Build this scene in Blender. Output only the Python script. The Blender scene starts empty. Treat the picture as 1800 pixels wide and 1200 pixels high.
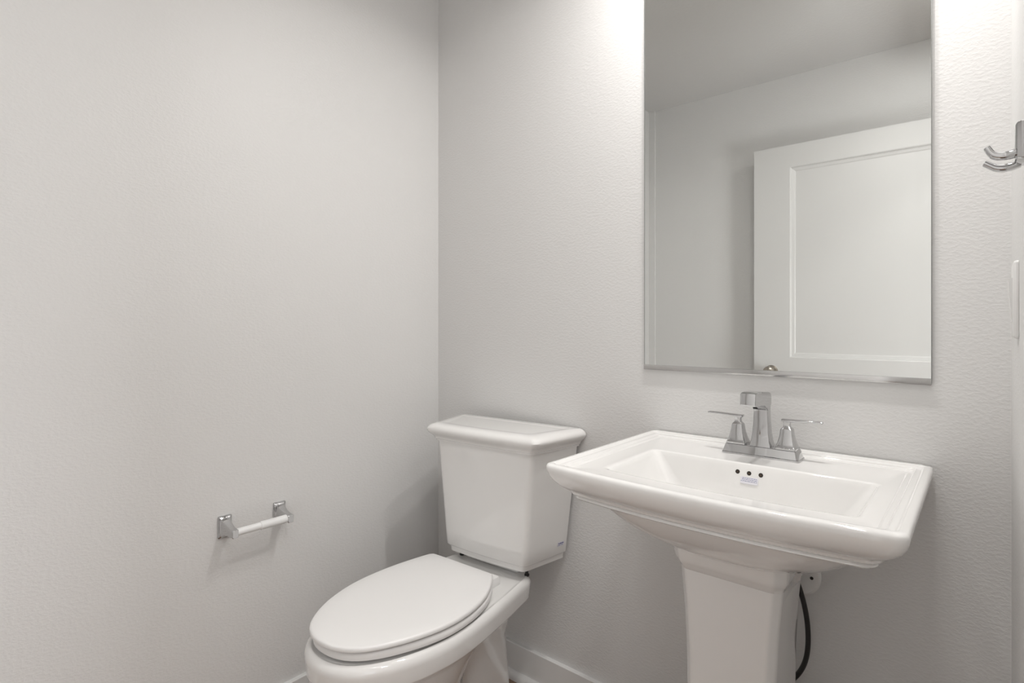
import bpy, bmesh, math, random
from math import sin, cos, tan, pi, radians, atan, sqrt, hypot
from mathutils import Vector, Matrix

S = bpy.context.scene
C = S.collection

# ------------------------------------------------------------------ camera
F_PX, HOR, VPR = 976.0, 571.0, 1728.0
CAM_H, CAM_D = 1.125, 1.372
cam_d = bpy.data.cameras.new('camera')
cam_d.sensor_width = 36.0
cam_d.lens = F_PX / 1800.0 * 36.0
cam_d.shift_y = -(600.0 - HOR) / 1800.0
cam_d.clip_start = 0.01
cam = bpy.data.objects.new('camera', cam_d)
C.objects.link(cam)
cam.location = (0.0, -CAM_D, CAM_H)
cam.rotation_euler = (pi / 2, 0, atan((VPR - 900.0) / F_PX))
S.camera = cam

# ------------------------------------------------------------------ world, view
w = bpy.data.worlds.new('world')
S.world = w
w.use_nodes = True
w.node_tree.nodes['Background'].inputs[0].default_value = (0.95, 0.97, 1.0, 1)
w.node_tree.nodes['Background'].inputs[1].default_value = 0.35
S.view_settings.view_transform = 'Standard'
S.view_settings.look = 'None'
S.view_settings.gamma = 1.0
S.view_settings.use_curve_mapping = False
S.view_settings.exposure = 0.06

# room numbers (metres): back wall is y = 0, left wall x = XL, right wall x = XR
XL, XR, YF, ZC = -1.517, 0.040, -1.780, 2.420
XH = 1.35                                   # far wall of the hall outside the door
DOOR_A, DOOR_B, DOOR_H = -0.800, -1.690, 2.045

# lamps: two bulbs of the light bar over the mirror, then added fill: hall ceiling, bathroom ceiling, glowing panes
VAN_X, VAN_Y, VAN_Z = (-0.51, -0.25), -0.27, 2.29
VAN_W, HALL_FILL_W, CAN_FILL_W, PANE_FILL_W = 5.0, 9.0, 3.6, (18.0, 1.8)
VAN_COL, FILL_COL = (1.0, 0.975, 0.95), (1.0, 0.985, 0.965)


def area_lamp(name, loc, size, watts, col, parent=None, rot=(0, 0, 0)):
    d = bpy.data.lights.new(name, 'AREA')
    d.shape = 'DISK'
    d.size = size
    d.energy = watts
    d.color = col
    o = bpy.data.objects.new(name, d)
    C.objects.link(o)
    o.location = loc
    o.rotation_euler = rot
    if parent:
        o.parent = parent
    return o


# ------------------------------------------------------------------ materials
def principled(name, col, rough, metal=0.0, spec=0.5, coat=0.0):
    m = bpy.data.materials.new(name)
    m.use_nodes = True
    b = m.node_tree.nodes['Principled BSDF']
    b.inputs['Base Color'].default_value = (*col, 1)
    b.inputs['Roughness'].default_value = rough
    b.inputs['Metallic'].default_value = metal
    b.inputs['Specular IOR Level'].default_value = spec
    b.inputs['Coat Weight'].default_value = coat
    b.inputs['Coat Roughness'].default_value = 0.04
    return m, m.node_tree, b


def add_bump(nt, b, scale, strength, dist, detail=4.0, stretch=(1, 1, 1), ramp=None, rough=0.55):
    tc = nt.nodes.new('ShaderNodeTexCoord')
    mp = nt.nodes.new('ShaderNodeMapping')
    mp.inputs['Scale'].default_value = stretch
    n = nt.nodes.new('ShaderNodeTexNoise')
    n.inputs['Scale'].default_value = scale
    n.inputs['Detail'].default_value = detail
    n.inputs['Roughness'].default_value = rough
    bp = nt.nodes.new('ShaderNodeBump')
    bp.inputs['Strength'].default_value = strength
    bp.inputs['Distance'].default_value = dist
    nt.links.new(tc.outputs['Object'], mp.inputs['Vector'])
    nt.links.new(mp.outputs['Vector'], n.inputs['Vector'])
    src = n.outputs['Fac']
    if ramp:
        r = nt.nodes.new('ShaderNodeValToRGB')
        r.color_ramp.elements[0].position = ramp[0]
        r.color_ramp.elements[1].position = ramp[1]
        r.color_ramp.interpolation = 'EASE'
        nt.links.new(src, r.inputs['Fac'])
        src = r.outputs['Color']
    nt.links.new(src, bp.inputs['Height'])
    nt.links.new(bp.outputs['Normal'], b.inputs['Normal'])


def tint_noise(nt, b, col_a, col_b, scale, stretch=(1, 1, 1), detail=3.0):
    tc = nt.nodes.new('ShaderNodeTexCoord')
    mp = nt.nodes.new('ShaderNodeMapping')
    mp.inputs['Scale'].default_value = stretch
    n = nt.nodes.new('ShaderNodeTexNoise')
    n.inputs['Scale'].default_value = scale
    n.inputs['Detail'].default_value = detail
    r = nt.nodes.new('ShaderNodeValToRGB')
    r.color_ramp.elements[0].position = 0.35
    r.color_ramp.elements[1].position = 0.65
    r.color_ramp.elements[0].color = (*col_a, 1)
    r.color_ramp.elements[1].color = (*col_b, 1)
    nt.links.new(tc.outputs['Object'], mp.inputs['Vector'])
    nt.links.new(mp.outputs['Vector'], n.inputs['Vector'])
    nt.links.new(n.outputs['Fac'], r.inputs['Fac'])
    nt.links.new(r.outputs['Color'], b.inputs['Base Color'])


M = {}
m, nt, b = principled('wall_paint', (0.742, 0.735, 0.725), 0.42, spec=0.42)
add_bump(nt, b, 110.0, 0.17, 0.0018, 3.0, (1, 1, 1.7), (0.40, 0.66))
M['wall'] = m
m, nt, b = principled('ceiling_paint', (0.72, 0.714, 0.704), 0.75, spec=0.3)
add_bump(nt, b, 80.0, 0.20, 0.002, 3.0, (1, 1, 1), (0.42, 0.64))
M['ceiling'] = m
m, nt, b = principled('trim_paint', (0.82, 0.815, 0.805), 0.28, spec=0.5)
add_bump(nt, b, 30.0, 0.03, 0.001, 2.0)
M['trim'] = m
m, nt, b = principled('door_paint', (0.69, 0.685, 0.675), 0.32, spec=0.5)
add_bump(nt, b, 40.0, 0.03, 0.001, 2.0)
M['door'] = m
m, nt, b = principled('vitreous_china', (0.865, 0.855, 0.84), 0.06, spec=0.6, coat=0.7)
add_bump(nt, b, 14.0, 0.02, 0.002, 1.0)
M['china'] = m
m, nt, b = principled('seat_plastic', (0.86, 0.85, 0.84), 0.33, spec=0.5)
add_bump(nt, b, 20.0, 0.01, 0.001, 1.0)
M['seat'] = m
m, nt, b = principled('chrome', (0.56, 0.56, 0.565), 0.06, metal=1.0)
M['chrome'] = m
m, nt, b = principled('satin_nickel', (0.42, 0.38, 0.33), 0.26, metal=1.0)
add_bump(nt, b, 200.0, 0.02, 0.0005, 1.0)
M['nickel'] = m
m, nt, b = principled('mirror_silver', (0.765, 0.775, 0.76), 0.0, metal=1.0)
M['mirror'] = m
m, nt, b = principled('mirror_edge', (0.25, 0.26, 0.25), 0.3, metal=0.3)
M['mirror_edge'] = m
m, nt, b = principled('polished_aluminium', (0.58, 0.575, 0.57), 0.14, metal=1.0)
add_bump(nt, b, 60.0, 0.02, 0.0005, 1.0, (0.05, 1, 1))
M['channel'] = m
m, nt, b = principled('roller_plastic', (0.83, 0.83, 0.825), 0.4)
M['roller'] = m
m, nt, b = principled('white_switch_plastic', (0.80, 0.795, 0.785), 0.3)
M['switch'] = m
m, nt, b = principled('black_rubber', (0.018, 0.018, 0.018), 0.45)
add_bump(nt, b, 300.0, 0.2, 0.0008, 2.0)
M['black'] = m
m, nt, b = principled('overflow_dark', (0.018, 0.013, 0.009), 0.6)  # near-black, stands in for shade inside the overflow holes; also on the screw
M['hole'] = m
m, nt, b = principled('brass', (0.07, 0.045, 0.03), 0.5, metal=0.3)
M['brass'] = m
m, nt, b = principled('label_paper', (0.80, 0.79, 0.84), 0.5)
M['paper'] = m
m, nt, b = principled('label_ink', (0.17, 0.18, 0.34), 0.6)
M['ink'] = m
m, nt, b = principled('frosted_shade', (0.75, 0.74, 0.72), 0.4)
M['shade'] = m
m, nt, b = principled('gasket', (0.16, 0.14, 0.12), 0.7)
M['gasket'] = m
# floor: brown wood look planks
m, nt, b = principled('wood_plank_floor', (0.17, 0.10, 0.065), 0.38)
tc = nt.nodes.new('ShaderNodeTexCoord')
br = nt.nodes.new('ShaderNodeTexBrick')
br.inputs['Color1'].default_value = (0.33, 0.215, 0.145, 1)
br.inputs['Color2'].default_value = (0.22, 0.138, 0.09, 1)
br.inputs['Mortar'].default_value = (0.03, 0.018, 0.012, 1)
br.inputs['Scale'].default_value = 1.0
br.inputs['Brick Width'].default_value = 1.1
br.inputs['Row Height'].default_value = 0.125
br.inputs['Mortar Size'].default_value = 0.0015
nz = nt.nodes.new('ShaderNodeTexNoise')
nz.inputs['Scale'].default_value = 18.0
nz.inputs['Detail'].default_value = 6.0
mp = nt.nodes.new('ShaderNodeMapping')
mp.inputs['Scale'].default_value = (0.5, 7.0, 1)
mx = nt.nodes.new('ShaderNodeMixRGB')
mx.blend_type = 'MULTIPLY'
mx.inputs['Fac'].default_value = 0.8
rp = nt.nodes.new('ShaderNodeValToRGB')
rp.color_ramp.elements[0].position = 0.3
rp.color_ramp.elements[0].color = (0.35, 0.33, 0.32, 1)
rp.color_ramp.elements[1].position = 0.7
rp.color_ramp.elements[1].color = (1.3, 1.25, 1.2, 1)
nt.links.new(tc.outputs['Object'], br.inputs['Vector'])
nt.links.new(tc.outputs['Object'], mp.inputs['Vector'])
nt.links.new(mp.outputs['Vector'], nz.inputs['Vector'])
nt.links.new(nz.outputs['Fac'], rp.inputs['Fac'])
nt.links.new(br.outputs['Color'], mx.inputs['Color1'])
nt.links.new(rp.outputs['Color'], mx.inputs['Color2'])
nt.links.new(mx.outputs['Color'], b.inputs['Base Color'])
M['floor'] = m


# ------------------------------------------------------------------ mesh helpers
def obj(name, bm, mat, parent=None, smooth=True, angle=35, local=False):
    bmesh.ops.remove_doubles(bm, verts=bm.verts, dist=1e-6)
    bmesh.ops.recalc_face_normals(bm, faces=bm.faces)
    me = bpy.data.meshes.new(name)
    bm.to_mesh(me)
    bm.free()
    me.materials.append(mat)
    if smooth:
        for p in me.polygons:
            p.use_smooth = True
        me.set_sharp_from_angle(angle=radians(angle))
    o = bpy.data.objects.new(name, me)
    C.objects.link(o)
    if parent:
        o.parent = parent
        # geometry is written in world metres unless local is set: bring it into the frame of its thing
        if not local:
            root = parent
            mw = Matrix.Identity(4)
            chain = []
            while root:
                chain.append(root)
                root = root.parent
            for c in reversed(chain):
                mw = mw @ Matrix.LocRotScale(c.location, c.rotation_euler, c.scale)
            me.transform(mw.inverted())
    return o


def thing(name, label, cat, loc=(0, 0, 0), rz=0.0, group=None):
    o = bpy.data.objects.new(name, None)
    C.objects.link(o)
    o.empty_display_size = 0.05
    o.location = loc
    o.rotation_euler = (0, 0, rz)
    o['label'] = label
    o['category'] = cat
    if group:
        o['group'] = group
    return o


def tag(o, label, cat, group=None):
    o['label'] = label
    o['category'] = cat
    if group:
        o['group'] = group
    return o


def struct(name, bm, mat, smooth=False):
    o = obj(name, bm, mat, smooth=smooth)
    o['kind'] = 'structure'
    return o


def add_box(bm, x0, x1, y0, y1, z0, z1, bevel=0.0, seg=2):
    vs = [bm.verts.new((x, y, z)) for x in (x0, x1) for y in (y0, y1) for z in (z0, z1)]
    fs = []
    for idx in ((0, 1, 3, 2), (4, 6, 7, 5), (0, 4, 5, 1), (2, 3, 7, 6), (0, 2, 6, 4), (1, 5, 7, 3)):
        fs.append(bm.faces.new([vs[i] for i in idx]))
    if bevel > 0:
        es = {e for f in fs for e in f.edges}
        bmesh.ops.bevel(bm, geom=list(es), offset=bevel, segments=seg, profile=0.5, affect='EDGES')
    return bm


def box(x0, x1, y0, y1, z0, z1, bevel=0.0, seg=2):
    return add_box(bmesh.new(), x0, x1, y0, y1, z0, z1, bevel, seg)


def loft(bm, rings, cap0=True, cap1=True, closed=False):
    """rings: lists of 3D points, all the same length"""
    n = len(rings[0])
    V = [[bm.verts.new(p) for p in r] for r in rings]
    k = len(V)
    for i in range(k if closed else k - 1):
        A, B = V[i], V[(i + 1) % k]
        for j in range(n):
            j2 = (j + 1) % n
            bm.faces.new((A[j], A[j2], B[j2], B[j]))
    if not closed:
        if cap0:
            bm.faces.new(list(reversed(V[0])))
        if cap1:
            bm.faces.new(V[-1])
    return bm


def rrect(x0, x1, y0, y1, r, nc=5, ns=6):
    """rounded rectangle, counter clockwise, fixed point count"""
    r = max(min(r, (x1 - x0) / 2 - 1e-4, (y1 - y0) / 2 - 1e-4), 1e-4)
    pts = []
    cs = [(x1 - r, y0 + r, -pi / 2), (x1 - r, y1 - r, 0), (x0 + r, y1 - r, pi / 2), (x0 + r, y0 + r, pi)]
    for k in range(4):
        cx, cy, a0 = cs[k]
        arc = [(cx + r * cos(a0 + pi / 2 * i / nc), cy + r * sin(a0 + pi / 2 * i / nc)) for i in range(nc + 1)]
        pts += arc
        nx, ny, na = cs[(k + 1) % 4]
        q = (nx + r * cos(na), ny + r * sin(na))
        p = arc[-1]
        for i in range(1, ns):
            t = i / ns
            pts.append((p[0] + (q[0] - p[0]) * t, p[1] + (q[1] - p[1]) * t))
    return pts


def z3(ring, z):
    return [(x, y, z) for x, y in ring]


def inset(ring, d):
    """move a closed 2D ring inwards by d (counter clockwise ring)"""
    n = len(ring)
    out = []
    for i in range(n):
        a, b_ = ring[i - 1], ring[(i + 1) % n]
        tx, ty = b_[0] - a[0], b_[1] - a[1]
        l = hypot(tx, ty) or 1.0
        out.append((ring[i][0] - ty / l * d, ring[i][1] + tx / l * d))
    return out


def shrink(ring, f, c=(0, .46)):
    return [(c[0] + (x - c[0]) * f, c[1] + (y - c[1]) * f) for x, y in ring]


def chaikin(pts, it=3):
    for _ in range(it):
        q = []
        n = len(pts)
        for i in range(n):
            a, b_ = pts[i], pts[(i + 1) % n]
            q.append((a[0] * .75 + b_[0] * .25, a[1] * .75 + b_[1] * .25))
            q.append((a[0] * .25 + b_[0] * .75, a[1] * .25 + b_[1] * .75))
        pts = q
    return pts


def resample(pts, n):
    N = len(pts)
    L = [0.0]
    for i in range(N):
        a, b_ = pts[i], pts[(i + 1) % N]
        L.append(L[-1] + hypot(b_[0] - a[0], b_[1] - a[1]))
    out = []
    j = 0
    for k in range(n):
        s = L[-1] * k / n
        while L[j + 1] < s:
            j += 1
        a, b_ = pts[j], pts[(j + 1) % N]
        t = (s - L[j]) / max(L[j + 1] - L[j], 1e-9)
        out.append((a[0] + (b_[0] - a[0]) * t, a[1] + (b_[1] - a[1]) * t))
    return out


def tube(bm, pts, radii, n=12, caps=True):
    P = [Vector(p) for p in pts]
    if not hasattr(radii, '__len__'):
        radii = [radii] * len(P)
    up = Vector((0.123, 0.377, 0.918))
    rings = []
    t0 = (P[1] - P[0]).normalized()
    side = t0.cross(up).normalized()
    for i, p in enumerate(P):
        t = (P[min(i + 1, len(P) - 1)] - P[max(i - 1, 0)]).normalized()
        side = (side - t * side.dot(t)).normalized()
        oth = t.cross(side)
        rings.append([p + (side * cos(2 * pi * k / n) + oth * sin(2 * pi * k / n)) * radii[i] for k in range(n)])
    return loft(bm, rings, caps, caps)


def bez(pts, n=8):
    """Catmull Rom through the points"""
    P = [Vector(p) for p in pts]
    P = [P[0] * 2 - P[1]] + P + [P[-1] * 2 - P[-2]]
    out = []
    for i in range(1, len(P) - 2):
        for k in range(n):
            t = k / n
            a, b_, c, d = P[i - 1], P[i], P[i + 1], P[i + 2]
            out.append(0.5 * ((2 * b_) + (c - a) * t + (2 * a - 5 * b_ + 4 * c - d) * t * t + (3 * b_ - a - 3 * c + d) * t ** 3))
    out.append(P[-2])
    return out


def lathe(bm, prof, origin, axis='z', n=32, caps=True):
    rings = []
    ox, oy, oz = origin
    for r, h in prof:
        ring = []
        for k in range(n):
            a = 2 * pi * k / n
            u, v = r * cos(a), r * sin(a)
            if axis == 'z':
                ring.append((ox + u, oy + v, oz + h))
            elif axis == 'y':
                ring.append((ox + u, oy + h, oz + v))
            else:
                ring.append((ox + h, oy + u, oz + v))
        rings.append(ring)
    return loft(bm, rings, caps, caps)


# ------------------------------------------------------------------ room shell
T = 0.10
struct('floor', box(XL - T, XH + T, YF - 2.1, T, -0.08, 0.0), M['floor'])
struct('ceiling', box(XL - T, XH + T, YF - 2.1, T, ZC, ZC + 0.08), M['ceiling'])
struct('wall_back', box(XL - T, XH + T, 0.0, T, 0.0, ZC), M['wall'])
struct('wall_left', box(XL - T, XL, YF - T, 0.0, 0.0, ZC), M['wall'])
struct('wall_front', box(XL, XR + T, YF - T, YF, 0.0, ZC), M['wall'])
bm = bmesh.new()
add_box(bm, XR, XR + T, DOOR_A, 0.0, 0.0, ZC)
add_box(bm, XR, XR + T, YF, DOOR_B, 0.0, ZC)
add_box(bm, XR, XR + T, DOOR_B, DOOR_A, DOOR_H, ZC)
struct('wall_right', bm, M['wall'])
struct('wall_hall', box(XH, XH + T, YF - 2.1, 0.0, 0.0, ZC), M['wall'])
struct('wall_hall_end', box(XR + T, XH, YF - 2.1, YF - 2.0, 0.0, ZC), M['wall'])
struct('wall_hall_side', box(XR, XR + T, YF - 2.1, YF - T, 0.0, ZC), M['wall'])


# two framed glowing panes added on the hall wall as fill, out of frame
for k, (wy0, wy1, wz0, wz1) in enumerate(((-.75, -.05, .10, 1.00), (-3.2, -2.0, .35, 2.05))):
    m = bpy.data.materials.new('fill_pane_glow')
    m.use_nodes = True
    nt = m.node_tree
    nt.nodes.remove(nt.nodes['Principled BSDF'])
    em = nt.nodes.new('ShaderNodeEmission')
    em.inputs['Color'].default_value = (0.97, 0.985, 1.0, 1)
    em.inputs['Strength'].default_value = PANE_FILL_W[k]
    nt.links.new(em.outputs['Emission'], nt.nodes['Material Output'].inputs['Surface'])
    panel_frame = bmesh.new()
    for a in ((wy0 - .05, wy0, wz0 - .05, wz1 + .05), (wy1, wy1 + .05, wz0 - .05, wz1 + .05), (wy0, wy1, wz0 - .05, wz0), (wy0, wy1, wz1, wz1 + .05)):
        add_box(panel_frame, XH - .03, XH, a[0], a[1], a[2], a[3], .003)
    wo = struct('fill_panel_%d' % (k + 1), panel_frame, M['trim'])
    fill_pane = bmesh.new()
    fill_pane.faces.new([fill_pane.verts.new(p) for p in ((XH - .008, wy0, wz0), (XH - .008, wy0, wz1), (XH - .008, wy1, wz1), (XH - .008, wy1, wz0))])
    obj('fill_pane', fill_pane, m, wo, smooth=False)


def base_profile():
    # (distance from the wall, height): board with eased top, quarter round shoe
    p = [(0.0, 0.107), (0.0115, 0.107), (0.0135, 0.1055), (0.0135, 0.024)]
    for i in range(7):
        a = pi / 2 * i / 6
        p.append((0.0135 + 0.017 * sin(a), 0.0235 - 0.0 - 0.0235 * (1 - cos(a))))
    p.append((0.0, 0.0))
    return p


def baseboard(name, p0, p1, nrm):
    bm = bmesh.new()
    prof = base_profile()
    rings = [[(p[0] + nrm[0] * d, p[1] + nrm[1] * d, z) for d, z in prof] for p in (p0, p1)]
    loft(bm, rings)
    o = obj(name, bm, M['trim'], angle=30)
    o['kind'] = 'structure'


baseboard('baseboard_back', (XL, 0), (XR, 0), (0, -1))
baseboard('baseboard_left', (XL, YF), (XL, 0), (1, 0))
baseboard('baseboard_front', (XL, YF), (XR, YF), (0, 1))
baseboard('baseboard_right', (XR, -0.738), (XR, 0), (-1, 0))
# door lining and casing
bm = bmesh.new()
add_box(bm, XR - 0.002, XR + T + 0.002, DOOR_A - 0.018, DOOR_A, 0, DOOR_H)
add_box(bm, XR - 0.002, XR + T + 0.002, DOOR_B, DOOR_B + 0.006, 0, DOOR_H)
add_box(bm, XR - 0.002, XR + T + 0.002, DOOR_B, DOOR_A, DOOR_H - 0.018, DOOR_H)
struct('trim_1', bm, M['trim'])
bm = bmesh.new()
add_box(bm, XR - 0.012, XR, DOOR_A - 0.012, DOOR_A + 0.05, 0, DOOR_H + 0.05, 0.003)
add_box(bm, XR - 0.012, XR, DOOR_B - 0.05, DOOR_A + 0.05, DOOR_H, DOOR_H + 0.055, 0.003)
struct('trim_2', bm, M['trim'])

# the door leaf, swung open so that it lies along the front wall
door = thing('door', 'white two panel interior door opened flat along the wall, seen in the mirror', 'door', (XR - 0.03, -1.68, 0.012))
DX0, DX1, DY0, DY1, DZ0, DZ1 = -0.915, XR - 0.012, -1.717, -1.680, 0.012, 2.032


def panel_door():
    bm = bmesh.new()
    openings = [(DX0 + 0.172, DX1 - 0.172, 0.961, 1.922), (DX0 + 0.172, DX1 - 0.172, 0.25, 0.845)]
    xs = [DX0, openings[0][0], openings[0][1], DX1]
    zs = [DZ0, 0.25, 0.845, 0.961, 1.922, DZ1]
    for face_y, sgn in ((DY1, 1), (DY0, -1)):
        for i in range(3):
            for j in range(5):
                if i == 1 and j in (1, 3):
                    x0, x1, z0, z1 = xs[1], xs[2], zs[j], zs[j + 1]
                    prof = [(0, 0), (0.004, 0.002), (0.006, 0.0075), (0.020, 0.010), (0.024, 0.0125), (0.026, 0.0128)]
                    rings = []
                    for t, d in prof:
                        y = face_y - sgn * d
                        rings.append([(x0 + t, y, z0 + t), (x1 - t, y, z0 + t), (x1 - t, y, z1 - t), (x0 + t, y, z1 - t)])
                    loft(bm, rings, False, True)
                else:
                    bm.faces.new([bm.verts.new(p) for p in ((xs[i], face_y, zs[j]), (xs[i + 1], face_y, zs[j]), (xs[i + 1], face_y, zs[j + 1]), (xs[i], face_y, zs[j + 1]))])
    # edges
    for a, c in (((DX0, DZ0), (DX1, DZ0)), ((DX1, DZ0), (DX1, DZ1)), ((DX1, DZ1), (DX0, DZ1)), ((DX0, DZ1), (DX0, DZ0))):
        bm.faces.new([bm.verts.new(p) for p in ((a[0], DY0, a[1]), (c[0], DY0, c[1]), (c[0], DY1, c[1]), (a[0], DY1, a[1]))])
    return bm


obj('door_leaf', panel_door(), M['door'], door, smooth=False)
kx, kz = -0.829, 0.888
kprof = [(0.0, 0.0), (0.031, 0.0), (0.031, 0.004), (0.027, 0.009), (0.014, 0.012), (0.0105, 0.020), (0.0105, 0.030), (0.016, 0.036),
         (0.0255, 0.043), (0.028, 0.051), (0.026, 0.060), (0.018, 0.066), (0.008, 0.068), (0.0005, 0.0683)]
o = obj('door_knob', lathe(bmesh.new(), kprof, (kx, DY1, kz), 'y'), M['nickel'], door)
o['label'] = 'round satin nickel knob'
for hz in (0.25, 1.05, 1.82):
    bm = bmesh.new()
    lathe(bm, [(0.006, -0.045), (0.006, 0.045)], (DX1 + 0.006, DY1 + 0.005, hz), 'z', 12)
    obj('hinge', bm, M['nickel'], door)

# ------------------------------------------------------------------ mirror
MX0, MX1, MZ0, MZ1, MT = -0.692, -0.0775, 1.010, 2.075, 0.006
mir = thing('wall_mirror', 'tall frameless rectangular mirror on the wall over the pedestal sink, reflecting a white door', 'mirror', ((MX0 + MX1) / 2, 0, MZ0))
bm = bmesh.new()
BV, BR_ = 0.0285, 0.0003
xs = [MX0, MX0 + BV, MX1 - BV * 0.88, MX1]
ys = [-MT - BR_, -MT, -MT, -MT - BR_]
cols = [[bm.verts.new((x, y, z)) for z in (MZ0, MZ1)] for x, y in zip(xs, ys)]
for i in range(3):
    bm.faces.new((cols[i][0], cols[i + 1][0], cols[i + 1][1], cols[i][1]))
obj('mirror_glass', bm, M['mirror'], mir, smooth=False)
bm = bmesh.new()
add_box(bm, MX0 - 0.0008, MX0 + 0.0004, -MT - BR_ - 0.0004, 0, MZ0, MZ1)
add_box(bm, MX1 - 0.0004, MX1 + 0.0008, -MT - BR_ - 0.0004, 0, MZ0, MZ1)
add_box(bm, MX0, MX1, -MT + 0.001, 0, MZ0, MZ1)
o = obj('glass_edge', bm, M['mirror_edge'], mir, smooth=False)
bm = bmesh.new()
add_box(bm, MX0 - 0.0015, MX1 + 0.0005, -MT - 0.0035, 0, 1.0065, 1.0195, 0.0009, 2)
o = obj('bottom_channel', bm, M['channel'], mir)
o['label'] = 'polished metal channel along the bottom edge'

# ------------------------------------------------------------------ toilet (local frame: u right, v towards the room)
TH = radians(4.3)
TO = (-1.125, -0.030)
toilet = thing('toilet', 'white two piece toilet with closed lid standing in the corner left of the sink', 'toilet', (TO[0], TO[1], 0.0), TH)


def uv(ring, z):
    return [(u, -v, z) for u, v in ring]


def ccw(ring):
    a = sum(ring[i - 1][0] * ring[i][1] - ring[i][0] * ring[i - 1][1] for i in range(len(ring)))
    return ring if a > 0 else list(reversed(ring))


def tank_ring(hf, hb, vf, vb, r, bow=0.008, nc=5, ns=8, cu=0.004):
    """trapezoid with rounded corners: half widths front / back"""
    base = rrect(-1, 1, 0, 1, 0.001, 1, ns)   # topology guide only
    pts = [(-hb, vb), (-hf, vf), (hf, vf), (hb, vb)]
    # build corner arcs by rounding a polygon
    ring = []
    n = 4
    for k in range(n):
        p0, p1, p2 = Vector(pts[k - 1]), Vector(pts[k]), Vector(pts[(k + 1) % n])
        a, c = (p0 - p1).normalized(), (p2 - p1).normalized()
        rr = r if k in (1, 2) else min(r, 0.006)
        A, B_ = p1 + a * rr, p1 + c * rr
        for i in range(nc + 1):
            t = i / nc
            q = A * (1 - t) ** 2 + p1 * 2 * t * (1 - t) + B_ * t * t
            ring.append((q.x, q.y))
        p3 = Vector(pts[(k + 2) % n])
        d = (p1 - p2).normalized()
        rn = r if (k + 1) % n in (1, 2) else min(r, 0.006)
        E_ = p2 + d * rn
        for i in range(1, ns):
            q = B_ + (E_ - B_) * (i / ns)
            ring.append((q.x, q.y))
    out = []
    for u, v in ring:
        s = max(0.0, min(1.0, (v - vb) / (vf - vb)))
        out.append((u + cu, v + bow * s * s * (1 - (u / hf) ** 2 if abs(u) < hf else 0)))
    return out


bm = bmesh.new()
rings = []
for z, hf, hb, vf, vb, r, bw in ((0.437, .135, .172, .155, .008, .014, .005), (0.4385, .138, .175, .158, .004, .016, .006), (0.450, .139, .176, .159, .004, .016, .006),
                                 (0.4535, .140, .177, .160, .003, .016, .006), (0.456, .146, .181, .1635, .001, .016, .007), (0.460, .1485, .183, .1655, 0, .017, .008),
                                 (0.50, .152, .187, .167, 0, .017, .008), (0.60, .1605, .199, .169, 0, .017, .008), (0.70, .169, .212, .1715, 0, .017, .008),
                                 (0.774, .1755, .221, .173, 0, .017, .008)):
    rings.append(uv(tank_ring(hf, hb, vf, vb, r, bw), z))
loft(bm, rings)
tank = obj('tank', bm, M['china'], toilet, local=True)

bm = bmesh.new()
rings = []
LID = [(0.7725, 0.000), (0.7725, 0.0075), (0.777, 0.0085), (0.7785, 0.011), (0.782, 0.012), (0.785, 0.0135), (0.790, 0.0185), (0.796, 0.0255), (0.802, 0.0295),
       (0.8075, 0.0305), (0.813, 0.0285), (0.818, 0.0235), (0.8215, 0.0165), (0.8235, 0.0085), (0.8245, -0.002), (0.8242, -0.012), (0.8236, -0.020), (0.8234, -0.023), (0.8234, -0.027)]
for z, d in LID:
    rings.append(uv(tank_ring(.174 + d, .2165 + d * 0.95, .172 + d * 0.9, -0.004 - min(d, 0.012) * 0.4 + (0.02 if d < -0.001 else 0.0), .016 + max(d, 0) * 0.2, .007, cu=0.004), z))
loft(bm, rings)
obj('tank_lid', bm, M['china'], toilet, local=True)


# label sticker at the low back corner of the tank's right side
def side_pt(z, t, off):
    """point on the tank's right side: t 0 back .. 1 front"""
    k = (z - 0.46) / (0.774 - 0.46)
    hf, hb, vf = .1485 + k * .027, .183 + k * .038, .1655 + k * .0075
    a, b_ = Vector((hb + .004, 0.0)), Vector((hf + .004, vf))
    n = Vector((b_.y - a.y, -(b_.x - a.x))).normalized()
    q = a + (b_ - a) * t + n * off
    return (q.x, -q.y, z)


bm = bmesh.new()
q = [side_pt(0.482, .10, .0004), side_pt(0.482, .26, .0004), side_pt(0.494, .26, .0004), side_pt(0.494, .10, .0004)]
q2 = [side_pt(0.482, .10, .0009), side_pt(0.482, .26, .0009), side_pt(0.494, .26, .0009), side_pt(0.494, .10, .0009)]
loft(bm, [q, q2])
lab = obj('label_sticker', bm, M['paper'], tank, smooth=False, local=True)
lab['label'] = 'small white sticker with blue print'
bm = bmesh.new()
rnd = random.Random(4)
for z0, z1, segs in ((0.4875, 0.4915, ((.115, .150), (.158, .205), (.214, .240))), (0.4838, 0.4852, ((.12, .175), (.185, .25)))):
    for a, c in segs:
        loft(bm, [[side_pt(z0, a, e), side_pt(z0, c, e), side_pt(z1, c, e), side_pt(z1, a, e)] for e in (.0009, .0011)])
obj('print', bm, M['ink'], lab, smooth=False, local=True)

# bowl
NB = 96


def egg(right, left=None):
    """right: (u, v) from the front tip round the right side to the back middle; left mirrors it unless given"""
    pts = list(right)
    left = [(-u, v) for u, v in reversed(left or right) if u > 1e-6]
    ring = chaikin(pts + left, 3)
    ring = ccw(ring)
    # start at the front tip
    i0 = max(range(len(ring)), key=lambda i: ring[i][1] - abs(ring[i][0]) * 0.01)
    ring = ring[i0:] + ring[:i0]
    return resample(ring, NB)


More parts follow.
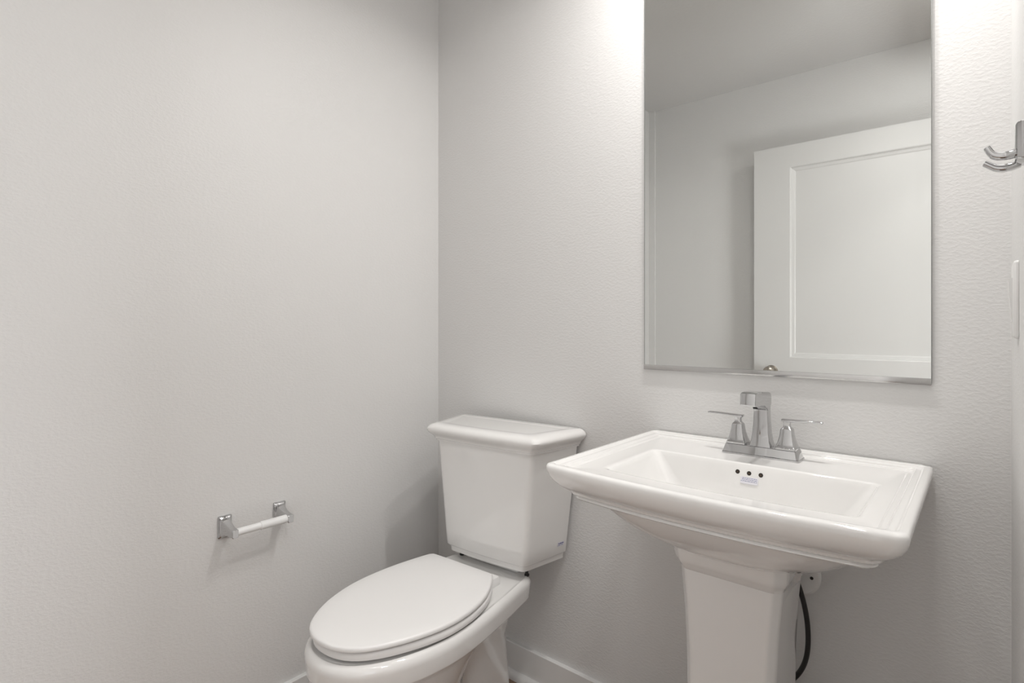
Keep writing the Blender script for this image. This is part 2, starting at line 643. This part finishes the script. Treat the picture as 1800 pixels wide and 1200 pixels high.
rim = egg([(0, .722), (.045, .716), (.085, .694), (.120, .655), (.146, .610), (.166, .555), (.178, .495), (.1815, .435), (.178, .375), (.171, .31), (.163, .24), (.154, .18),
           (.1485, .143), (.142, .118), (.122, .102), (.100, .085), (.088, .055), (.06, .035), (0, .032)])
bm = bmesh.new()
rings = []
prof_body = []


def mixring(a, b_, t):
    return [(p[0] + (q[0] - p[0]) * t, p[1] + (q[1] - p[1]) * t) for p, q in zip(a, b_)]


foot = egg([(0, .575), (.05, .57), (.09, .54), (.108, .49), (.108, .42), (.084, .365), (.064, .31), (.060, .25), (.060, .17), (.058, .10), (.045, .07), (0, .065)])
low = egg([(0, .545), (.045, .538), (.082, .51), (.103, .46), (.104, .41), (.078, .355), (.056, .315), (.055, .265), (.060, .20), (.058, .12), (.042, .09), (0, .085)])
mid = egg([(0, .610), (.05, .602), (.092, .570), (.122, .51), (.131, .45), (.110, .385), (.072, .335), (.063, .295), (.070, .24), (.074, .16), (.055, .12), (0, .115)])
upp = egg([(0, .672), (.045, .664), (.088, .640), (.125, .585), (.148, .52), (.155, .45), (.146, .385), (.118, .33), (.092, .285), (.090, .22), (.088, .14), (.06, .085), (0, .08)])
und = egg([(0, .702), (.045, .695), (.083, .675), (.117, .636), (.142, .59), (.158, .535), (.165, .475), (.166, .43), (.160, .37), (.150, .31), (.138, .24), (.122, .18), (.110, .13), (.095, .10), (.08, .08), (.06, .06), (0, .055)])
for rg, z in ((foot, 0.0), (foot, 0.012), (inset(foot, .008), 0.022), (mixring(foot, low, .8), 0.06), (low, 0.12), (mixring(low, mid, .5), 0.18), (mid, 0.24), (mixring(mid, upp, .6), 0.285),
              (upp, 0.318), (mixring(upp, und, .75), 0.342), (und, 0.353), (inset(rim, .0125), 0.3555), (inset(rim, .0075), 0.3555), (inset(rim, .0045), 0.3575), (inset(rim, .0035), 0.362),
              (inset(rim, .0025), 0.375), (inset(rim, .0008), 0.392), (inset(rim, .0008), 0.401), (inset(rim, .004), 0.4085), (inset(rim, .0085), 0.413), (inset(rim, .0130), 0.4152), (inset(rim, .0155), 0.4152),
              (inset(rim, .018), 0.4135), (inset(rim, .024), 0.4135)):
    rings.append(uv(rg, z))
hole = egg([(0, .655), (.06, .635), (.10, .585), (.118, .51), (.112, .43), (.09, .37), (.05, .34), (0, .335)])
rings.append(uv(hole, 0.4135))
rings.append(uv(inset(hole, .004), 0.405))
rings.append(uv(inset(hole, .012), 0.36))
rings.append(uv(inset(hole, .045), 0.27))
loft(bm, rings)
bowl = obj('bowl', bm, M['china'], toilet, angle=50, local=True)

# seat ring and lid
SEAT_R = [(0, .701), (.032, .698), (.062, .687), (.091, .665), (.116, .633), (.138, .593), (.156, .550), (.1695, .503), (.174, .455), (.1715, .402), (.161, .352), (.142, .302), (.120, .268), (.106, .253), (.094, .246), (.06, .245), (0, .243)]
SEAT_L = [(0, .701), (.032, .698), (.062, .687), (.090, .665), (.115, .633), (.137, .593), (.153, .550), (.164, .503), (.167, .455), (.165, .40), (.158, .348), (.149, .305), (.138, .265), (.131, .248), (.12, .243), (.06, .243), (0, .243)]
so = egg(SEAT_R, SEAT_L)
hl = egg([(0, .64), (.055, .62), (.09, .575), (.105, .51), (.10, .43), (.08, .37), (.045, .335), (0, .33)])
bm = bmesh.new()
loft(bm, [uv(inset(so, .006), .4205), uv(inset(so, .001), .4225), uv(so, .427), uv(inset(so, .0005), .4345), uv(inset(so, .003), .4380), uv(inset(so, .008), .4392), uv(hl, .4392), uv(inset(hl, -.004), .43), uv(hl, .4205)], closed=True)
obj('seat', bm, M['seat'], toilet, angle=50, local=True)
LID_R = [(0, .709), (.032, .706), (.064, .694), (.093, .672), (.118, .638), (.140, .597), (.157, .553), (.1705, .505), (.1755, .456), (.172, .402), (.160, .350), (.141, .304), (.118, .266), (.106, .249), (.100, .242), (.088, .239), (.05, .238), (0, .237)]
LID_L = [(0, .709), (.032, .706), (.064, .694), (.092, .672), (.117, .638), (.139, .597), (.154, .553), (.165, .505), (.168, .456), (.166, .400), (.160, .350), (.151, .304), (.139, .255), (.134, .240), (.130, .236), (.120, .234), (.06, .235), (0, .237)]
lo = egg(LID_R, LID_L)
bm = bmesh.new()
loft(bm, [uv(inset(lo, .014), .4432), uv(inset(lo, .003), .4432), uv(inset(lo, .0005), .4442), uv(lo, .4465), uv(inset(lo, .0006), .4508), uv(inset(lo, .0022), .4532), uv(inset(lo, .006), .4545), uv(shrink(lo, .80), .4552), uv(shrink(lo, .55), .4555)])
obj('seat_lid', bm, M['seat'], toilet, angle=50, local=True)
for s in (-1, 1):
    bm = bmesh.new()
    loft(bm, [uv(rrect(s * .078 - .02, s * .078 + .02, .205, .252, .006, 4, 2), .4137), uv(rrect(s * .078 - .02, s * .078 + .02, .205, .252, .006, 4, 2), .428),
              uv(rrect(s * .078 - .017, s * .078 + .017, .208, .249, .006, 4, 2), .434)])
    obj('hinge', bm, M['seat'], toilet, local=True)
# rubber gasket pad and bolts between tank and bowl
bm = bmesh.new()
loft(bm, [uv(rrect(-.055, .055, .045, .125, .03, 6, 2), .413), uv(rrect(-.055, .055, .045, .125, .03, 6, 2), .438)])
obj('tank_gasket', bm, M['gasket'], toilet, local=True)
bm = bmesh.new()
add_box(bm, -.095, .10, -.128, -.075, .4130, .4375, .006)
obj('tank_pad', bm, M['china'], toilet, local=True)
for s in (-1, 1):
    bm = bmesh.new()
    lathe(bm, [(.007, 0), (.007, .005), (.0045, .006), (.0045, .0245)], (s * .122 + .006, -.122, .4132), 'z', 14)
    o = obj('tank_bolt', bm, M['black'], toilet, local=True)
    o['label'] = 'dark bolt under the tank corner'

# ------------------------------------------------------------------ pedestal sink
SCX = -0.3735
sink = thing('pedestal_sink', 'white rectangular pedestal sink with stepped rim under the mirror', 'sink', (SCX, -0.22, 0.0))
SX0, SX1, SY0, SY1 = -0.672, -0.073, -0.4835, -0.004


def bowed(ring, amt, x0, x1, y0, y1):
    cx, hx = (x0 + x1) / 2, (x1 - x0) / 2
    out = []
    for x, y in ring:
        s = max(0.0, min(1.0, (y1 - y) / (y1 - y0)))
        out.append((x, y - amt * s ** 3 * max(0.0, 1 - ((x - cx) / hx) ** 2)))
    return out


def sring(i_side, i_front, i_back, r, bow=0.020, dx0=0.0, dx1=0.0):
    x0, x1, y0, y1 = SX0 + i_side + dx0, SX1 - i_side - dx1, SY0 + i_front, SY1 - i_back
    return bowed(rrect(x0, x1, y0, y1, r, 6, 14), bow, x0, x1, y0, y1)


def bring(hx, yf, yb, r):
    return rrect(SCX - hx, SCX + hx, yf, yb, r, 6, 14)


bm = bmesh.new()
R = []
# underside bowl, from the pedestal upwards
for z, hx, yf, yb, r in ((.668, .095, -.285, -.03, .09), (.674, .125, -.305, -.02, .11), (.684, .152, -.332, -.012, .125), (.698, .175, -.358, -.008, .125), (.714, .193, -.381, -.005, .115), (.730, .206, -.399, -.004, .10),
                         (.748, .2155, -.414, -.004, .085), (.763, .2205, -.4245, -.004, .07), (.7735, .2230, -.430, -.004, .06)):
    R.append(z3(bring(hx, yf, yb, r), z))
# apron: two beads, then the cove up to the lip
for z, i, r in ((.7745, .060, .02), (.7755, .0475, .02), (.777, .0435, .02), (.7795, .0415, .02), (.782, .0425, .02), (.7835, .0445, .02), (.785, .0425, .02), (.7865, .0375, .02), (.789, .0350, .02), (.7920, .0350, .02),
                (.796, .0290, .022), (.802, .0205, .022), (.809, .0130, .022), (.817, .0070, .020), (.826, .0028, .018), (.834, .0008, .016), (.8405, .0, .015), (.8447, .0009, .014), (.8470, .0030, .013), (.8480, .0060, .012)):
    R.append(z3(sring(i, i, 0.0 if i > .03 else 0.0, r), z))
# top: outer lip and two steps down to the flat
BK = 0.6
for z, i, r in ((.8482, .0100, .010), (.8482, .0125, .010), (.8474, .0140, .010), (.8452, .0160, .010), (.8440, .0185, .009), (.8437, .0205, .009), (.8437, .0270, .008), (.8430, .0282, .008), (.8408, .0294, .008), (.8402, .0310, .008), (.8402, .0372, .007), (.8395, .0384, .007), (.8380, .0398, .007), (.8376, .0420, .007)):
    R.append(z3(sring(i, i, i * .85, r, 0.019), z))
# flat to the basin opening
OX0, OX1, OY0, OY1 = -0.580, -0.1425, -0.402, -0.178


def oring(d, r, dbk=0.0):
    x0, x1, y0, y1 = OX0 + d, OX1 - d * 0.75, OY0 + d * .8, OY1 - dbk
    return bowed(rrect(x0, x1, y0, y1, r, 6, 14), 0.014, x0, x1, y0, y1)


R.append(z3(oring(-.008, .014, -.006), .8374))
R.append(z3(oring(-.0035, .014, -.003), .8374))
R.append(z3(oring(0, .014, 0), .8365))
R.append(z3(oring(.003, .015, .0015), .8345))
R.append(z3(oring(.007, .018, .0035), .828))
R.append(z3(oring(.018, .024, .009), .809))
R.append(z3(oring(.040, .034, .016), .774))
R.append(z3(oring(.058, .040, .024), .748))
R.append(z3(oring(.075, .045, .040), .734))
R.append(z3(oring(.10, .03, .065), .728))
loft(bm, R)
basin = obj('basin', bm, M['china'], sink, angle=60)

# three dark discs painted as shaded overflow holes and the paper sticker on the back slope of the basin
# back slope between z .828 (y = OY1-.0035) and .809 (y = OY1-.009)


def slope_y(z):
    return OY1 - .0035 - (.828 - z) / (.828 - .809) * .0055


def on_slope(x, z, off):
    return Vector((x, slope_y(z), z)) + Vector((0, -.96, .28)) * off


for k, hx_ in enumerate((-0.3905, -0.3675, -0.3445)):
    bm = bmesh.new()
    hz = 0.8195
    c = on_slope(hx_, hz, 0)
    ax = Vector((0, -.96, .28)).normalized()
    e1 = Vector((1, 0, 0))
    e2 = ax.cross(e1)
    rings = []
    for rr, of in ((.0044, -.004), (.0044, .0004)):
        rings.append([c + (e1 * cos(2 * pi * j / 20) + e2 * sin(2 * pi * j / 20)) * rr + ax * of for j in range(20)])
    loft(bm, rings)
    ho = obj('overflow_shade_disc', bm, M['hole'], basin)
    bm = bmesh.new()
    rings = [[c + (e1 * cos(2 * pi * j / 14) + e2 * sin(2 * pi * j / 14)) * .0019 + ax * of for j in range(14)] for of in (-.0006, .0007)]
    loft(bm, rings)
    obj('rod_tip', bm, M['brass'], ho)
bm = bmesh.new()


def stick(x0, x1, z0, z1, o0, o1, shear=0.0):
    return loft(bm, [[on_slope(x0, z0, e), on_slope(x1, z0, e), on_slope(x1, z1, e), on_slope(x0, z1, e)] for e in (o0, o1)])


SA, SB = -0.3835, -0.3485
stick(SA, SB, .7985, .8120, .0002, .0006)
st = obj('label_sticker', bm, M['paper'], basin, smooth=False)
st['label'] = 'small white sticker with three lines of blue print'
bm = bmesh.new()
rnd = random.Random(7)
for z0, xa in ((.8095, SA + .004), (.8065, SA + .003), (.8035, SA + .001)):
    x = xa
    while x < SB - .004:
        l = rnd.uniform(.002, .006)
        stick(x, min(x + l, SB - .002), z0 - .0003, z0 + .0006, .0006, .0008)
        x += l + .0010
obj('print', bm, M['ink'], st, smooth=False)
# drain in the basin floor
bm = bmesh.new()
lathe(bm, [(.022, 0), (.022, .002), (.018, .003), (.017, .0015), (.001, .0015)], (-0.36, -0.27, .7283), 'z', 28)
o = obj('drain', bm, M['chrome'], basin)

# pedestal column
bm = bmesh.new()


def pring(hx, yf, yb, ch):
    """column section: chamfered, softly rounded front corners, square at the back"""
    x0, x1 = SCX - hx, SCX + hx
    pts = [(x0, yb), (x0, yf + ch), (x0 + ch, yf), (x1 - ch, yf), (x1, yf + ch), (x1, yb)]
    ring = []
    n = len(pts)
    for k in range(n):
        p0, p1, p2 = Vector(pts[k - 1]), Vector(pts[k]), Vector(pts[(k + 1) % n])
        a, c = (p0 - p1).normalized(), (p2 - p1).normalized()
        rr = .006 if k in (1, 2, 3, 4) else .003
        for i in range(5):
            t = i / 4
            q = (p1 + a * rr) * (1 - t) ** 2 + p1 * 2 * t * (1 - t) + (p1 + c * rr) * t * t
            ring.append((q.x, q.y))
    return ring


rings = []
for z, hx, yf, yb, ch in ((0.0, .118, -.335, -.100, .020), (.03, .118, -.335, -.100, .020), (.036, .114, -.331, -.105, .018), (.05, .098, -.318, -.120, .016), (.09, .090, -.308, -.130, .015), (.12, .0865, -.304, -.135, .015),
                          (.20, .0835, -.301, -.140, .015), (.36, .0835, -.300, -.142, .015), (.48, .0855, -.300, -.143, .015), (.56, .0895, -.300, -.144, .015), (.615, .0945, -.300, -.145, .015), (.638, .0965, -.300, -.145, .015),
                          (.640, .0985, -.3025, -.145, .015), (.646, .0995, -.304, -.145, .015), (.652, .104, -.309, -.145, .018), (.660, .107, -.312, -.145, .020), (.672, .1085, -.314, -.145, .020), (.694, .109, -.315, -.150, .020)):
    rings.append(z3(pring(hx, yf, yb, ch), z))
loft(bm, rings)
obj('pedestal', bm, M['china'], sink, angle=40)

# wall flange and black supply hose behind the pedestal
fl = obj('pipe_flange', lathe(bmesh.new(), [(.050, 0), (.050, -.003), (.045, -.008), (.042, -.0085), (.012, -.0085), (.012, -.03)], (-.320, -.0002, .569), 'y', 40), M['china'])
fl.name = 'pipe_flange'
rootf = thing('wall_flange', 'round white wall flange with a screw, under the basin behind the pedestal', 'pipe flange', (-.318, 0, .575))
fl.parent = rootf
fl.data.transform(Matrix.Translation((.318, 0, -.575)))
fl.name = 'plate'
bm = lathe(bmesh.new(), [(.0035, -.0080), (.0035, -.0098), (.001, -.0098)], (-.2885, 0, .566), 'y', 14)
o = obj('screw', bm, M['hole'], rootf)
bm = bmesh.new()
pts = bez([(-.345, -.060, .640), (-.316, -.060, .595), (-.297, -.060, .545), (-.2865, -.060, .492), (-.285, -.060, .44), (-.292, -.060, .40), (-.309, -.060, .365), (-.335, -.056, .335), (-.352, -.035, .32), (-.356, -.0005, .318)], 8)
tube(bm, pts, .0052, 14)
hose = obj('supply_hose', bm, M['black'])
tag(hose, 'black flexible hose curving out behind the sink pedestal', 'hose')

# ------------------------------------------------------------------ faucet
FX, FY, FZ = -0.3715, -0.0815, 0.8380
fau = thing('faucet', 'chrome two handle centerset faucet on the back ledge of the sink', 'faucet', (FX, FY, FZ))


def frr(hx, y0, y1, z, r=.003, cx=None):
    cx = FX if cx is None else cx
    return z3(rrect(cx - hx, cx + hx, y0, y1, r, 3, 2), z)


bm = bmesh.new()
loft(bm, [frr(.0805, FY - .0265, FY + .0265, FZ - .0002, .006), frr(.0805, FY - .0265, FY + .0265, FZ + .0028, .006), frr(.0785, FY - .0245, FY + .0245, FZ + .0042, .005),
          frr(.0735, FY - .0205, FY + .0205, FZ + .0205, .004), frr(.072, FY - .019, FY + .019, FZ + .0215, .004)])
obj('base_plate', bm, M['chrome'], fau)
# spout: flared column bending forward into a square nozzle
bm = bmesh.new()
rings = []
zt = FZ + .0215
for dz, hx, yf, yb in ((0, .0215, -.0185, .0185), (.004, .0212, -.0180, .0182), (.012, .0190, -.0165, .0172), (.030, .0165, -.0145, .0162), (.055, .0148, -.0130, .0155), (.080, .0142, -.0125, .0150), (.0945, .0142, -.0140, .0148)):
    rings.append(frr(hx, FY + yf, FY + yb, zt + dz, .002))
loft(bm, rings)
# head: profile in the y-z plane swept in x
zh = zt + .0945
prof = [(.0148, -.004), (.0148, .012), (.0125, .0195), (.006, .0235), (-.004, .0250), (-.040, .0285), (-.078, .0305), (-.092, .0305), (-.0975, .0285), (-.0990, .0240), (-.1000, .0055), (-.0985, .0025), (-.0945, .0015),
        (-.055, .0000), (-.030, -.0030), (-.0190, -.0090), (-.0145, -.0150), (0.0, -.0150)]
sec = []
for x, ins in ((-.0155, .0020), (-.0145, .0006), (-.0125, 0), (.0125, 0), (.0145, .0006), (.0155, .0020)):
    cy = sum(p[0] for p in prof) / len(prof)
    cz = sum(p[1] for p in prof) / len(prof)
    r_ = inset(ccw(prof), ins)
    sec.append([(FX + x, FY + p[0], zh + p[1]) for p in r_])
loft(bm, sec)
obj('spout', bm, M['chrome'], fau, angle=28)
for s in (-1, 1):
    hx_ = FX + s * .0512
    bm = bmesh.new()
    rings = []
    for dz, h in ((0, .0205), (.0035, .0205), (.0045, .0195), (.012, .0168), (.022, .0142), (.032, .0124), (.039, .0118), (.043, .0110), (.046, .0085), (.048, .0068), (.054, .0062), (.057, .0072), (.0585, .0072)):
        rings.append(frr(h, FY - h, FY + h, zt + dz, min(.003, h * .4), hx_))
    loft(bm, rings)
    hd = obj('handle', bm, M['chrome'], fau, angle=28)
    bm = bmesh.new()
    rings = []
    zl = zt + .0585
    for t, hw, th, dz in ((-.011, .0060, .0012, .0030), (-.010, .0075, .0026, .0025), (.0, .0085, .0030, .0022), (.020, .0080, .0027, .0030), (.045, .0070, .0024, .0040), (.062, .0062, .0022, .0042), (.067, .0058, .0020, .0038), (.068, .0045, .0010, .0036)):
        rings.append([(hx_ + s * t, FY + y, zl + dz + z) for y, z in rrect(-hw, hw, -th, th, th * .7, 3, 1)])
    loft(bm, rings)
    obj('lever', bm, M['chrome'], hd, angle=35)

# ------------------------------------------------------------------ toilet paper holder
tp = thing('toilet_paper_holder', 'empty chrome toilet paper holder with white plastic roller on the left wall', 'toilet paper holder', (XL, -0.677, 0.597))
for yc, yend in ((-0.750, -0.7515), (-0.602, -0.6035)):
    bm = bmesh.new()
    rings = []
    for d, hy, z0, z1, yy in ((0.0003, .0172, .5690, .6265, yc), (.0045, .0172, .5690, .6265, yc), (.0070, .0155, .5705, .6250, yc), (.0085, .0130, .5735, .6225, yc), (.0120, .0112, .5760, .6190, yc), (.020, .0100, .5795, .6140, yc),
                              (.036, .0088, .5825, .6090, (yc + yend) / 2), (.052, .0080, .5835, .6060, yend), (.066, .0078, .5838, .6045, yend), (.0705, .0078, .5838, .6042, yend), (.0715, .0068, .5848, .6032, yend)):
        rings.append([(XL + d, yy + y, z) for y, z in rrect(-hy, hy, z0, z1, .0025, 3, 2)])
    loft(bm, rings)
    obj('post', bm, M['chrome'], tp, angle=30)
bm = bmesh.new()
xr, zr = XL + .060, .5945
lathe(bm, [(.0080, 0), (.0094, .001), (.0094, .062), (.0098, .063)], (xr, -.7440, zr), 'y', 24)
o = obj('roller', bm, M['roller'], tp)
bm = bmesh.new()
lathe(bm, [(.0100, 0), (.0110, .0008), (.0110, .0715), (.0100, .0725)], (xr, -.6835, zr), 'y', 24)
obj('roller_sleeve', bm, M['roller'], o)

# ------------------------------------------------------------------ robe hook on the right wall
hk = thing('robe_hook', 'chrome double robe hook on the right wall at the edge of the picture', 'hook', (XR, -0.475, 1.335))
bm = bmesh.new()
rings = []
for d, i in ((.0003, .0), (.006, .0), (.0095, .0025), (.011, .007)):
    rings.append([(XR - d, -.478 + y, z) for y, z in rrect(-.023 + i, .023 - i, 1.318 + i * .4, 1.363 - i * .4, .003, 3, 2)])
loft(bm, rings)
obj('plate', bm, M['chrome'], hk, angle=30)
for yc, z0, x1, zt_ in ((-.488, 1.3265, .0035, 1.3385), (-.458, 1.3185, .0015, 1.3270)):
    path = bez([(XR - .006, yc, z0 + .003), (XR - .016, yc, z0), (XR - .026, yc, z0 + .0005), (XR - .032, yc, z0 + .004), (x1, yc, zt_)], 6)
    bm = bmesh.new()
    rings = []
    for i, p in enumerate(path):
        t = (path[min(i + 1, len(path) - 1)] - path[max(i - 1, 0)]).normalized()
        n = Vector((-t.z, 0, t.x))
        th = .0046 - .0014 * i / len(path)
        hw = .0075
        rings.append([p + Vector((0, a, 0)) + n * c for a, c in rrect(-hw, hw, -th, th, th * .7, 3, 1)])
    loft(bm, rings)
    obj('prong', bm, M['chrome'], hk, angle=40)

# ------------------------------------------------------------------ light switch on the right wall
sw = thing('light_switch', 'white rocker light switch on the right wall beside the mirror', 'light switch', (XR, -0.245, 1.162))
bm = bmesh.new()
rings = []
for d, i in ((.0003, 0), (.003, 0), (.0055, .0015), (.0065, .004)):
    rings.append([(XR - d, -.245 + y, z) for y, z in rrect(-.035 + i, .035 - i, 1.105 + i, 1.2195 - i, .004, 3, 2)])
loft(bm, rings)
obj('plate', bm, M['switch'], sw, angle=30)
bm = bmesh.new()
loft(bm, [[(XR - .0062, -.245 + y, z) for y, z in ((-.0165, 1.129), (.0165, 1.129), (.0165, 1.195), (-.0165, 1.195))],
          [(XR - .0078 - (.0035 if z > 1.16 else 0), -.245 + y, z) for y, z in ((-.016, 1.1295), (.016, 1.1295), (.016, 1.1945), (-.016, 1.1945))]])
obj('rocker', bm, M['switch'], sw, smooth=False)

# ------------------------------------------------------------------ lamps and added fill lights
van = thing('vanity_light', 'two shade vanity light bar on the wall above the mirror, out of frame', 'wall lamp', ((VAN_X[0] + VAN_X[1]) / 2, 0, VAN_Z + .08))
cxv = (VAN_X[0] + VAN_X[1]) / 2
obj('back_plate', box(cxv - .06, cxv + .06, -.022, -.0003, VAN_Z + .03, VAN_Z + .15, .006), M['nickel'], van)
bm = bmesh.new()
tube(bm, [(cxv, -.02, VAN_Z + .09), (cxv, VAN_Y, VAN_Z + .09)], .009, 12)
tube(bm, [(VAN_X[0] - .02, VAN_Y, VAN_Z + .09), (VAN_X[1] + .02, VAN_Y, VAN_Z + .09)], .009, 12)
obj('arm', bm, M['nickel'], van)
for x in VAN_X:
    bm = bmesh.new()
    lathe(bm, [(.022, .092), (.024, .08), (.040, .055), (.055, .015), (.060, -.01), (.057, -.01), (.052, .014), (.038, .052), (.020, .078), (.001, .079)], (x, VAN_Y, VAN_Z), 'z', 28)
    sh = obj('lamp_shade', bm, M['shade'], van)
    la = area_lamp('bulb_light', (x - van.location.x, VAN_Y - van.location.y, VAN_Z - .002 - van.location.z), .055, VAN_W, VAN_COL, van)
hl_ = thing('fill_light_hall', 'added round fill light on the hall ceiling outside the door, out of frame', 'fill light', (.62, -1.15, ZC))  # unseen light, added as fill through the doorway
bm = bmesh.new()
lathe(bm, [(.15, -.0003), (.15, -.02), (.14, -.03), (.001, -.03)], (.62, -1.15, ZC), 'z', 32)
obj('fill_housing', bm, M['shade'], hl_)
area_lamp('hall_fill', (0, 0, -.035), .26, HALL_FILL_W, FILL_COL, hl_)
dl = thing('fill_light_room', 'added small round fill light on the bathroom ceiling near the door, out of frame', 'fill light', (-.12, -1.15, ZC))  # unseen light, added to brighten the low walls and pedestal
bm = bmesh.new()
lathe(bm, [(.085, -.0003), (.085, -.004), (.075, -.006), (.065, -.0035), (.001, -.003)], (-.12, -1.15, ZC), 'z', 32)
obj('fill_ring', bm, M['shade'], dl)
area_lamp('can_fill', (0, 0, -.008), .12, CAN_FILL_W, FILL_COL, dl)
